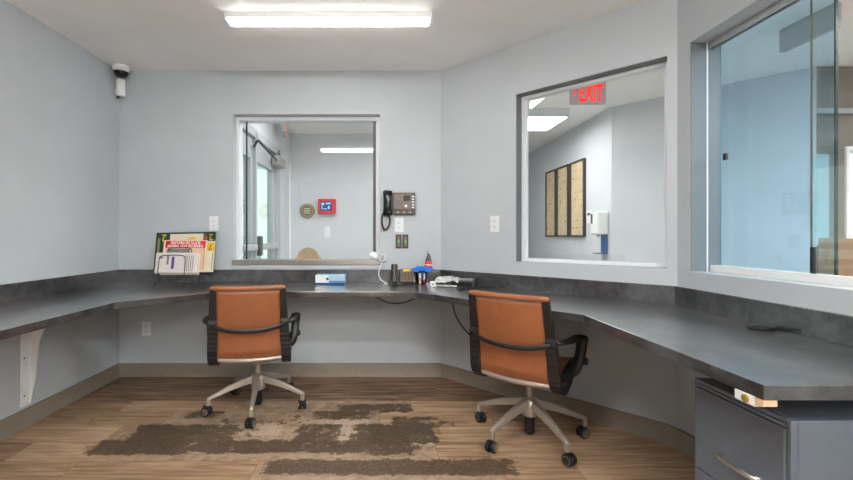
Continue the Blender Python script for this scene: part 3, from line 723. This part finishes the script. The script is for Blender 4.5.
MB().tube([(-.2, -.042, zl - .005), (.22, -.042, zl - .005)], .003, 8).tube([(-.2, .1, zl - .004), (.22, .1, zl - .004)], .003, 8).build('shelf_wire', M['wire'], t, smooth=True)

# ------------------------------------------------------------------ tissue box
t = thing('tissue_box', 'flat pale blue and white tissue box on the counter below the teller window', 'box', (X(331, 3.25), 3.25, TOP), (0, 0, R(1)))
hw = 14.8 * 3.2 / FPX
B(-hw, hw, -.05, .05, 0, .072).build('carton', M['lightblue'], t, bevel=.002)
B(-hw - .0005, -hw * .1, -.0512, -.05, .014, .07).build('white_panel', M['white'], t)
B(-hw * .1, hw, -.0512, -.05, .014, .028).build('blue_fade', M['teal'], t)
B(-hw, hw, -.0518, -.05, .001, .013).build('blue_band', M['navy'], t)
MB().lathe([(.011, 0), (.011, .0022)], Matrix.Translation((-hw * .2, -.05, .042)) @ Matrix.Rotation(PI / 2, 4, 'X'), 16).build('round_mark', M['navy'], t)
p = [(.08 * math.cos(a), .018 * math.sin(a)) for a in [2 * PI * k / 24 for k in range(24)]]
MB().prism(p, .072, .0728).build('opening', M['teal'], t)

# ------------------------------------------------------------------ desk phone
t = thing('desk_phone', 'dark desk phone with upright handset on the back counter, left of the cup', 'phone', (X(402, 3.23), 3.23, TOP), (0, 0, R(2)))
k = 3.2 / FPX
vs = [(-13 * k, -.07, 0), (11.5 * k, -.07, 0), (11.5 * k, .06, 0), (-13 * k, .06, 0), (-13 * k, -.07, .012), (11.5 * k, -.07, .012), (11.5 * k, .06, .03), (-13 * k, .06, .03)]
MB().add(vs, [(0, 3, 2, 1), (4, 5, 6, 7), (0, 1, 5, 4), (1, 2, 6, 5), (2, 3, 7, 6), (3, 0, 4, 7)]).build('stand', M['matt'], t, bevel=.004)
mx = Matrix.Translation((5 * k, -.03, .02)) @ Matrix.Rotation(R(-28), 4, 'X')
B(-7 * k, 6.6 * k, -.004, .022, 0, .108, mx).build('body', M['brown'], t, bevel=.004)
B(-3.5 * k, 3.6 * k, -.0065, -.004, .085, .103, mx).build('display', M['yellow'], t)
for r_ in range(4):
    for c_ in range(4): B((-5.5 + c_ * 3) * k, (-3.7 + c_ * 3) * k, -.0065, -.004, .014 + r_ * .017, .024 + r_ * .017, mx).build('key', M['darkbrown'], t)
hp = spline([(-8 * k, -.035, .018), (-8 * k, -.02, .06), (-7.8 * k, -.008, .10), (-7.6 * k, .004, .152)], 14)
MB().tube(hp, [.9, 1, 1, .95, .9, .9, .9, .9, .9, .9, .95, 1, 1.1, 1.1, .9], 10, flat=(.015, .025)).build('handset', M['darkbrown'], t, smooth=True)
MB().tube(spline([(-11 * k, -.055, .012), (-6 * k, -.082, .006), (0, -.085, .005), (4 * k, -.08, .006), (5 * k, -.07, .012)], 20), .005, 8).build('cord', M['rubber'], t, smooth=True)

# ------------------------------------------------------------------ white gooseneck gadget at the end of the sill
t = thing('desk_gadget', 'small white clip-on gadget with bent neck on the right end of the window sill', 'gadget', (X(374, 3.31), 3.31, .930))
MB().lathe([(.0, -.03), (.022, -.028), (.03, -.016), (.032, 0), (.03, .014), (.02, .024), (.001, .027)], Matrix.Translation((-.0, .0, .034)) @ Matrix.Rotation(R(75), 4, 'Y'), 20).build('body', M['white'], t, smooth=True)
B(-.02, .02, -.012, .014, .0, .02).build('clip', M['white'], t, bevel=.003)
hd = Matrix.Translation((.074, -.03, .012)) @ Matrix.Rotation(R(62), 4, 'X') @ Matrix.Rotation(R(-28), 4, 'Y')
MB().lathe([(.012, -.022), (.026, -.012), (.031, 0), (.031, .012), (.028, .015)], hd, 24).build('head', M['white'], t, smooth=True)
g = MB()
for k_ in range(-2, 3): g.box(-.022 + abs(k_) * .004, .022 - abs(k_) * .004, k_ * .0095 - .0025, k_ * .0095 + .0025, .015, .0165, hd)
g.build('grille', M['darkgrey'], t)
MB().tube(spline([(.03, -.0, .045), (.05, -.012, .05), (.066, -.02, .035)], 10), .006, 8).build('neck', M['white'], t, smooth=True)
cb = spline([(.066, -.022, -.002), (.05, -.045, -.05), (.038, -.055, -.10), (.052, -.065, -.145), (.085, -.075, -.168), (.106, -.09, -.174), (.10, -.115, -.1755), (.075, -.12, -.1755)], 40)
MB().tube(cb, .0042, 8).build('cable', M['white'], t, smooth=True)

# ------------------------------------------------------------------ pen cup, blue bow, flag
cpx, cpy = X(421.5, 3.25), 3.25
t = thing('pen_cup', 'black tapered cup with red and white print on the back counter', 'cup', (cpx, cpy, TOP))
MB().lathe([(.033, 0), (.036, .004), (.047, .10), (.047, .104), (.043, .104), (.032, .006), (.001, .006)]).build('cup', M['matt'], t, smooth=True)
def decal(a0, a1, z0, z1, m, nm):
    pts = [[((.0345 + .0108 * z / .1 + .0012) * math.cos(a0 + (a1 - a0) * i / 6), (.0345 + .0108 * z / .1 + .0012) * math.sin(a0 + (a1 - a0) * i / 6), z) for i in range(7)] for z in (z0, (z0 + z1) / 2, z1)]
    MB().grid(pts).build(nm, m, t, solid=.0006)
decal(R(-125), R(-100), .006, .085, M['flagwhite'], 'print'); decal(R(-98), R(-86), .03, .09, M['navy'], 'print'); decal(R(-118), R(-104), .02, .05, M['orange'], 'print'); decal(R(-74), R(-55), .03, .085, M['flagwhite'], 'print'); decal(R(-70), R(-60), .01, .045, M['flagred'], 'print')
t = thing('blue_bow', 'bright blue ribbon bow spread over the top of the black cup', 'bow', (cpx, cpy - .012, TOP + .106))
def lobe(dx, dz, ln, wd, dy=-.02):
    d = Vector((dx, 0, dz)).normalized(); n = Vector((-d.z, 0, d.x)); pts = []
    for i in range(9):
        u = i / 8; wv = wd * (.35 + .65 * math.sin(min(1, u * 1.15 + .1) * PI * .62))
        pts.append([tuple(d * ln * u + n * wv * v + Vector((0, dy * math.sin(u * PI) - .012 * v * v, 0))) for v in (-1, -.5, 0, .5, 1)])
    return pts
bw = MB()
for dx, dz, ln, wd in ((-1, .10, .070, .014), (1, .12, .085, .014), (-.75, .5, .05, .014), (.6, .55, .045, .014), (-.25, -1, .05, .014), (.35, -.9, .055, .013), (0, .8, .03, .016)): bw.grid(lobe(dx, dz, ln, wd))
bw.build('ribbon', M['blue'], t, smooth=True, solid=.004)
MB().lathe([(.001, -.016), (.013, -.01), (.016, 0), (.013, .01), (.001, .016)], Matrix.Translation((0, -.014, 0)), 12).build('knot', M['blue'], t, smooth=True)
t = thing('small_flag', 'little folded flag, black above red, standing in the black cup', 'flag', (cpx + .035, cpy + .012, TOP + .008), (0, R(3), 0))
MB().tube([(-.012, 0, 0), (.004, 0, .245)], .0025, 8).build('stick', M['darkbrown'], t)
def cone(z0, r0, z1, r1, m, nm, off0=0, off1=0):
    MB().lathe([(r0, z0), ((r0 + r1) / 2, (z0 + z1) / 2), (r1, z1)], Matrix.Translation((.012, 0, 0)) @ Matrix.Scale(.55, 4, (0, 1, 0)), 12).build(nm, m, t, smooth=True)
cone(.10, .032, .135, .030, M['flagred'], 'red_stripe'); cone(.135, .030, .142, .029, M['flagwhite'], 'white_stripe'); cone(.142, .029, .168, .025, M['flagred'], 'red_stripe'); cone(.168, .025, .225, .008, M['devgrey'], 'dark_field')

# ------------------------------------------------------------------ network device, adapter, cables
t = thing('network_box', 'flat dark device half wrapped in clear film on the corner of the counter', 'device', (X(456, 3.08), 3.075, TOP), (0, 0, R(-22)))
B(-.135, .135, -.065, .065, .002, .052).build('casing', M['devgrey'], t, bevel=.004)
B(-.02, .13, -.0665, -.065, .010, .04).build('port_strip', M['matt'], t)
B(-.01, .13, -.06, .06, .052, .058).build('top_panel', M['grey'], t, bevel=.002)
pts = []
for i in range(15):
    row = []
    for j in range(9):
        u, v = i / 14, j / 8
        z = .060 + .022 * random.random() * math.sin(u * PI) if 0 < j < 8 else .022 + .03 * random.random()
        if i == 0: z = .012
        row.append((-.155 + u * .19, -.075 + v * .145, z))
    pts.append(row)
pts2 = MB().grid(pts); pts2.build('film', M['wrap'], t, solid=.0015, subsurf=1, smooth=True)
B(-.15, .02, -.076, -.068, .004, .016).build('film_edge', M['wrap'], t, bevel=.002)
t = thing('power_adapter', 'small white cube adapter on the counter left of the film-wrapped device', 'adapter', (X(433, 3.06), 3.07, TOP))
B(-.019, .019, -.019, .019, 0, .038).build('cube', M['white'], t, bevel=.004)
B(-.008, .008, -.0198, -.019, .012, .026).build('port', M['grey'], t)
cbl = MB().tube(spline([(X(474, 3.06), 3.0, TOP + .004), (X(484, 3.0), 2.98, TOP + .004), (X(492, 2.95), 2.955, TOP + .006), (X(497, 2.93), 2.925, TOP + .02)], 20), .004, 8).build('black_cable', M['rubber'], smooth=True)
tag(cbl, 'short black cable lying on the counter against the angled backsplash', 'cable')
yb = 2.86
cbl = MB().tube(spline([(X(374, yb), yb, .708), (X(380, yb), yb, Z(299, yb)), (X(390, yb), yb, Z(303, yb)), (X(402, yb), yb, Z(303, yb)), (X(412, yb), yb, Z(299.5, yb)), (X(419, yb), yb + .02, .708)], 30), .0045, 8).build('looped_cable', M['rubber'], smooth=True)
tag(cbl, 'black cable sagging in a loop beneath the middle of the back counter', 'cable')
yb = 2.85
cbl = MB().tube(spline([(X(452.5, yb), yb, .708), (X(454, yb), yb, Z(310, yb)), (X(459, yb), yb, Z(322, yb)), (X(468, yb), yb, Z(333, yb)), (X(477, yb), yb - .02, Z(342, yb)), (X(492, yb), yb - .04, Z(356, yb))], 30), .0045, 8).build('hanging_cable', M['rubber'], smooth=True)
tag(cbl, 'black cable hanging from under the counter behind the right chair', 'cable')
t = thing('blank_plate', 'pale blank cover plate on the wall beneath the counter, above the looped cable', 'wall plate', (X(374, By), By, Z(303, By)))
B(-.085, .0, -.004, 0, -.012, .03).box(-.0, .065, -.004, 0, -.045, .028).build('plate', M['patch'], t, bevel=.001)

# ------------------------------------------------------------------ lobby shell
PX = 2.35; FY = 5.42
def plainwall(name, pts, m, z0=0, z1=H): return struct(MB().prism(pts, z0, z1).build(name, m))
plainwall('wall_lobby', [(-1.3, FY), (.9, FY), (.9, FY + .14), (-1.3, FY + .14)], M['lobbywall'])
plainwall('wall_hallway', [(.9, FY + .14), (.9, 8.1), (.76, 8.1), (.76, FY + .14)], M['lobbywall'])
plainwall('wall_hallway_end', [(.76, 8.1), (2.6, 8.1), (2.6, 8.24), (.76, 8.24)], M['lobbywall'])
plainwall('wall_pictures', [(PX, 4.29), (PX, 8.1), (PX + .14, 8.1), (PX + .14, 4.35)], M['lobbywall'])
plainwall('wall_lobby_angled', [(PX, 4.29), (3.38, 3.26), (3.48, 3.36), (PX + .14, 4.35)], M['lobbywall'])
plainwall('wall_lobby_rear', [(Ex + TH, REAR - .16), (5.4, REAR - .16), (5.4, REAR), (Ex + TH, REAR)], M['lobbywall'])
plainwall('wall_lobby_east', [(5.4, REAR - .16), (5.54, REAR - .16), (5.54, 3.42), (5.4, 3.42)], M['lobbywall'])
# taupe wall with a window and a painted reflection panel (seen through the sliding glass)
zt2 = 2.1
gx0 = X(846.5, 3.27)
tw = MB(); tw.box(3.38, 3.62, 3.28, 3.4, 0, zt2 - .02); tw.box(3.38, 5.4, 3.26, 3.42, zt2, H); tw.box(3.62, 5.4, 3.28, 3.4, 0, 1.10); tw.box(4.25, 5.4, 3.28, 3.4, 1.10, zt2 - .02); tw.box(3.62, 4.25, 3.28, 3.4, 1.82, zt2 - .02)
struct(tw.build('wall_lobby_entry', M['brownwall']))
struct(B(3.38, 5.4, 3.245, 3.262, zt2 - .03, zt2 + .012).build('trim_1', M['greyframe'], bevel=.003))
w = struct(empty('window_4', (3.93, 3.34, 1.46)))
f = MB(); f.box(3.62, 3.645, 3.265, 3.4, 1.10, 1.82); f.box(4.225, 4.25, 3.265, 3.4, 1.10, 1.82); f.box(3.645, 4.225, 3.265, 3.4, 1.10, 1.13); f.box(3.645, 4.225, 3.265, 3.4, 1.79, 1.82)
W(f.build('window_frame', M['white'], bevel=.002), w)
W(B(3.645, 4.225, 3.33, 3.338, 1.13, 1.79).build('glass_pane', M['extglass']), w)
w = struct(empty('reflection_panel', (3.5, 3.27, 1.4)))
W(B(X(812, 3.27), X(829, 3.27) , 3.268, 3.279, Z(246, 3.27), Z(154, 3.27)).build('window_frame', mat('painted_pale_reflection', (176, 196, 200), .3), bevel=.002), w)  # pale panel painted as a reflection in the glass, not a window
struct(B(X(818, 3.27) , 5.4, 3.266, 3.28, 0, Z(238, 3.27)).build('trim_2', mat('tan_wainscot', (152, 122, 96), .5, var=.08)))

# ------------------------------------------------------------------ entry doors on the left of the vestibule
sx = -1.2
d = struct(empty('door_1', (sx, 4.3, 0)))
DZ = 1.84
fr = MB()
for a, b in ((3.515, 3.55), (3.925, 3.965), (4.74, 4.86)): fr.box(sx - .10, sx + .02, a, b, 0, 2.10)
fr.box(sx - .10, sx + .02, 3.515, 4.86, 2.04, 2.12)
W(fr.build('door_frame', M['greyframe'], bevel=.003), d)
for a, b in ((3.55, 3.925), (3.965, 4.74)):
    lf = MB(); st = .062
    lf.box(sx - .06, sx - .012, a + .003, a + st, .02, 2.035); lf.box(sx - .06, sx - .012, b - st, b - .003, .02, 2.035)
    lf.box(sx - .06, sx - .012, a + st, b - st, DZ, 2.035); lf.box(sx - .06, sx - .012, a + st, b - st, .02, .25)
    o = W(lf.build('door_leaf', M['greyframe'], bevel=.003), d)
    g = B(sx - .04, sx - .032, a + st, b - st, .25, DZ).build('door_glass', M['extglass'], o)
W(MB().tube(spline([(sx + .0, 3.93, 1.955), (sx + .06, 3.86, 2.0), (sx + .075, 4.0, 1.97), (sx + .065, 4.35, 1.95), (sx + .05, 4.62, 1.94)], 30), .011, 8).build('closer_arm', M['black'], smooth=True), d)
W(B(sx + .0, sx + .10, 4.55, 4.80, 1.89, 1.985).build('door_closer', M['grey'], bevel=.008), d)
W(MB().box(sx + .0, sx + .045, 4.0, 4.7, .985, 1.045).build('push_bar', M['alu'], bevel=.01), d)
W(MB().box(sx - .01, sx + .05, 3.975, 4.06, .93, 1.12).build('bar_housing', M['darkgrey'], bevel=.012), d)
W(MB().box(sx + .0, sx + .045, 3.57, 3.91, .985, 1.045).build('push_bar', M['alu'], bevel=.01), d)
plainwall('wall_vestibule', [(sx, 3.515), (sx, FY), (sx - .1, FY), (sx - .1, 3.515)], M['lobbywall'], 2.12, H)
plainwall('wall_vestibule_side', [(sx, 4.86), (sx, FY), (sx - .1, FY), (sx - .1, 4.86)], M['lobbywall'], 0, 2.12)
struct(B(X(287.5, FY - .02), X(290.5, FY - .02), FY - .02, FY, .0, Z(163, FY)).build('trim_3', M['white'], bevel=.002))
struct(MB().prism([(-6, 2.5), (sx - .1, 2.5), (sx - .1, 9), (-6, 9)], -.08, -.01).build('ground', M['concrete']))
tag(B(-2.6, -2.3, 2.8, 8, -.01, .75).build('low_wall', M['curbblue'], bevel=.02), 'low blue wall outside the glass entry doors', 'wall')

# ------------------------------------------------------------------ things in the lobby
t = thing('speaker_horn', 'round bronze speaker grille on the lobby wall seen through the back window', 'speaker', (X(307.5, FY), FY, Z(211, FY)))
ry = Matrix.Rotation(PI / 2, 4, 'X')
MB().lathe([(.095, 0), (.095, .02), (.088, .03), (.075, .033), (.06, .03)], ry, 28).build('rim', M['hornbeige'], t, smooth=True)
MB().lathe([(.062, .0), (.062, .031), (.001, .033)], ry, 24).build('grille', mat('dark_bronze_mesh', (112, 98, 70), .5), t, smooth=True)
for k_ in (-1, 0, 1): B(-.045 + abs(k_) * .008, .045 - abs(k_) * .008, -.037, -.031, k_ * .028 - .006, k_ * .028 + .006).build('slat', M['cream'], t, bevel=.002)
t = thing('fire_panel', 'red framed fire alarm panel with a dark blue display on the lobby wall', 'alarm panel', (X(327.5, FY), FY, Z(206.7, FY)))
k = FY / FPX
B(-8.8 * k, 8.8 * k, -.07, 0, -7.3 * k, 7.3 * k).build('housing', M['panelred'], t, bevel=.008)
B(-6.3 * k, 5.3 * k, -.073, -.07, -4.4 * k, 4.6 * k).build('display', M['lcd'], t)
for a, b, c_, d_ in ((-5.4, -2.5, 1.2, 3.4), (-1, 4, 2, 3.6), (-5.2, -4, -2.6, -1.4), (-5.2, -4, -.8, .2), (1, 3, -2.6, .4), (-3, 0, -3, -2)): B(a * k, b * k, -.0745, -.073, c_ * k, d_ * k).build('display_text', M['lcdlite'], t)
outlet('light_switch', 'white light switch on the lobby wall under the red alarm panel', (X(327.3, FY), FY, Z(232, FY)), 0, 'switch', .075, .14)
# exit signs
def exit_sign(label, loc, rz, w_, h_, dark=False):
    t = thing('exit_sign', label, 'exit sign', loc, (0, 0, rz), 'exit signs')
    B(-w_ / 2, w_ / 2, -.022, .022, -h_ / 2, h_ / 2).build('housing', M['exitface'], t, bevel=.012)
    B(-.06, .06, -.03, .03, h_ / 2 - .002, h_ / 2 + .025).build('mount', M['exitface'], t, bevel=.004)
    text('EXIT', .15, M['exitred'], t, (.022, -.0235, -.004), ext=.002, bold=.003, fit=(w_ * .68, h_ * .78))
    text('<', .1, M['exitred'], t, (-w_ / 2 + .024, -.0235, 0), name='arrow', ext=.002, bold=.003, fit=(w_ * .08, h_ * .28))
    return t
exit_sign('grey exit sign with red EXIT letters seen through the angled window', (X(587.5, 3.6), 3.6, 2.345), 0, .302, .19)
exit_sign('exit sign seen from behind at the top of the sliding window', (2.575, 2.53, 2.372), PI / 2, .34, .15)
exit_sign('exit sign seen nearly edge-on above the entry doors through the back window', (-1.10, 4.72, 2.33), R(103), .30, .14)
# ceiling lights of the lobby
t = thing('panel_light', 'boxy white ceiling light panel seen at the top left of the angled window', 'ceiling light', (1.32, 4.60, H))
B(-.61, .61, -.28, .28, -.09, 0).build('housing', M['offwhite'], t, bevel=.004)
B(-.59, .59, -.265, .265, -.096, -.09).build('diffuser', M['lens2'], t)
def added_lobby_light(x, y, lb, lens='lens2'):  # unseen panels added to brighten the lobby
    t = thing('panel_light', lb, 'ceiling light', (x, y, H))
    B(-.61, .61, -.15, .15, -.07, 0).build('housing', M['offwhite'], t, bevel=.004)
    B(-.59, .59, -.135, .135, -.076, -.07).build('diffuser', M[lens], t)
added_lobby_light(-.35, 4.0, 'added unseen ceiling light panel above the entry doors, hidden above the back window')
added_lobby_light(3.3, .9, 'added unseen ceiling light panel of the lobby beyond the sliding window', 'lens3_added')
added_lobby_light(3.3, -1.2, 'added unseen ceiling light panel of the lobby farther behind the sliding window', 'lens3_added')
# framed prints
for pa, pb, lb in ((545.2, 555.4, 'tall narrow framed tan print, leftmost of the three in the hallway'), (556.4, 568, 'tall narrow framed tan print, middle one of the three in the hallway'), (569.6, 584, 'tall narrow framed tan print, rightmost of the three in the hallway')):
    ya_, yb_ = (PX - .03) * FPX / (pa - CX), (PX - .03) * FPX / (pb - CX); ym = (ya_ + yb_) / 2; hw = (ya_ - yb_) / 2 - .008
    t = thing('framed_print', lb, 'picture', (PX, ym, 1.565), group='framed hallway prints'); hh = .455
    f = MB(); bw_ = .02
    f.box(-.035, 0, -hw, -hw + bw_, -hh, hh); f.box(-.035, 0, hw - bw_, hw, -hh, hh); f.box(-.035, 0, -hw + bw_, hw - bw_, -hh, -hh + bw_); f.box(-.035, 0, -hw + bw_, hw - bw_, hh - bw_, hh)
    f.build('frame', M['frameblk'], t, bevel=.003)
    B(-.02, -.001, -hw + bw_, hw - bw_, -hh + bw_, hh - bw_).build('print', M['parch'], t)
    g = MB()
    for r_ in range(9):
        zz = -hh + .1 + r_ * .085
        for c_ in range(5):
            if random.random() < .65:
                yy = -hw + .07 + c_ * .05; g.box(-.0206, -.02, yy, yy + random.uniform(.012, .035), zz, zz + random.choice((.004, .004, .008, .02)))
    g.build('ink_marks', mat('sepia_ink', (122, 98, 66), .7), t)
# sanitizer dispenser
t = thing('sanitizer_dispenser', 'white hand sanitizer dispenser with a blue lower part on the hallway wall', 'dispenser', (PX, 4.42, 1.25))
B(-.115, 0, -.085, .085, -.115, .125).build('casing', M['white'], t, bevel=.02, bseg=4)
B(-.118, -.10, .025, .07, -.0, .11).build('window', M['darkgrey'], t, bevel=.01)
B(-.012, 0, -.06, .06, -.31, -.115).build('backplate', M['bluebottle'], t, bevel=.003)
B(-.10, 0, -.06, .06, -.318, -.308).build('drip_tray', M['darkgrey'], t, bevel=.003)
MB().lathe([(.012, -.14), (.014, -.115)], Matrix.Translation((-.07, 0, 0)), 12).build('nozzle', M['grey'], t)
t = thing('card_holder', 'small white box on the hallway wall left of the sanitizer dispenser', 'box', (PX, 4.70, 1.33))
B(-.03, 0, -.055, .055, -.07, .075).build('casing', M['white'], t, bevel=.006)
B(-.032, -.03, -.03, .03, .02, .05).build('slot', M['darkgrey'], t)

# ------------------------------------------------------------------ daylight
wd = bpy.data.worlds.new('sky'); S.world = wd; wd.use_nodes = True; nt = wd.node_tree
bg = nt.nodes['Background']
sky = nt.nodes.new('ShaderNodeTexSky'); sky.sky_type = 'HOSEK_WILKIE'; sky.turbidity = 6; sky.sun_direction = (-.3, -.5, .8)
mxn = nt.nodes.new('ShaderNodeMix'); mxn.data_type = 'RGBA'; mxn.inputs[0].default_value = .8
nt.links.new(sky.outputs[0], mxn.inputs[6]); mxn.inputs[7].default_value = (.86, .95, .90, 1)
nt.links.new(mxn.outputs[2], bg.inputs[0]); bg.inputs[1].default_value = 1.4
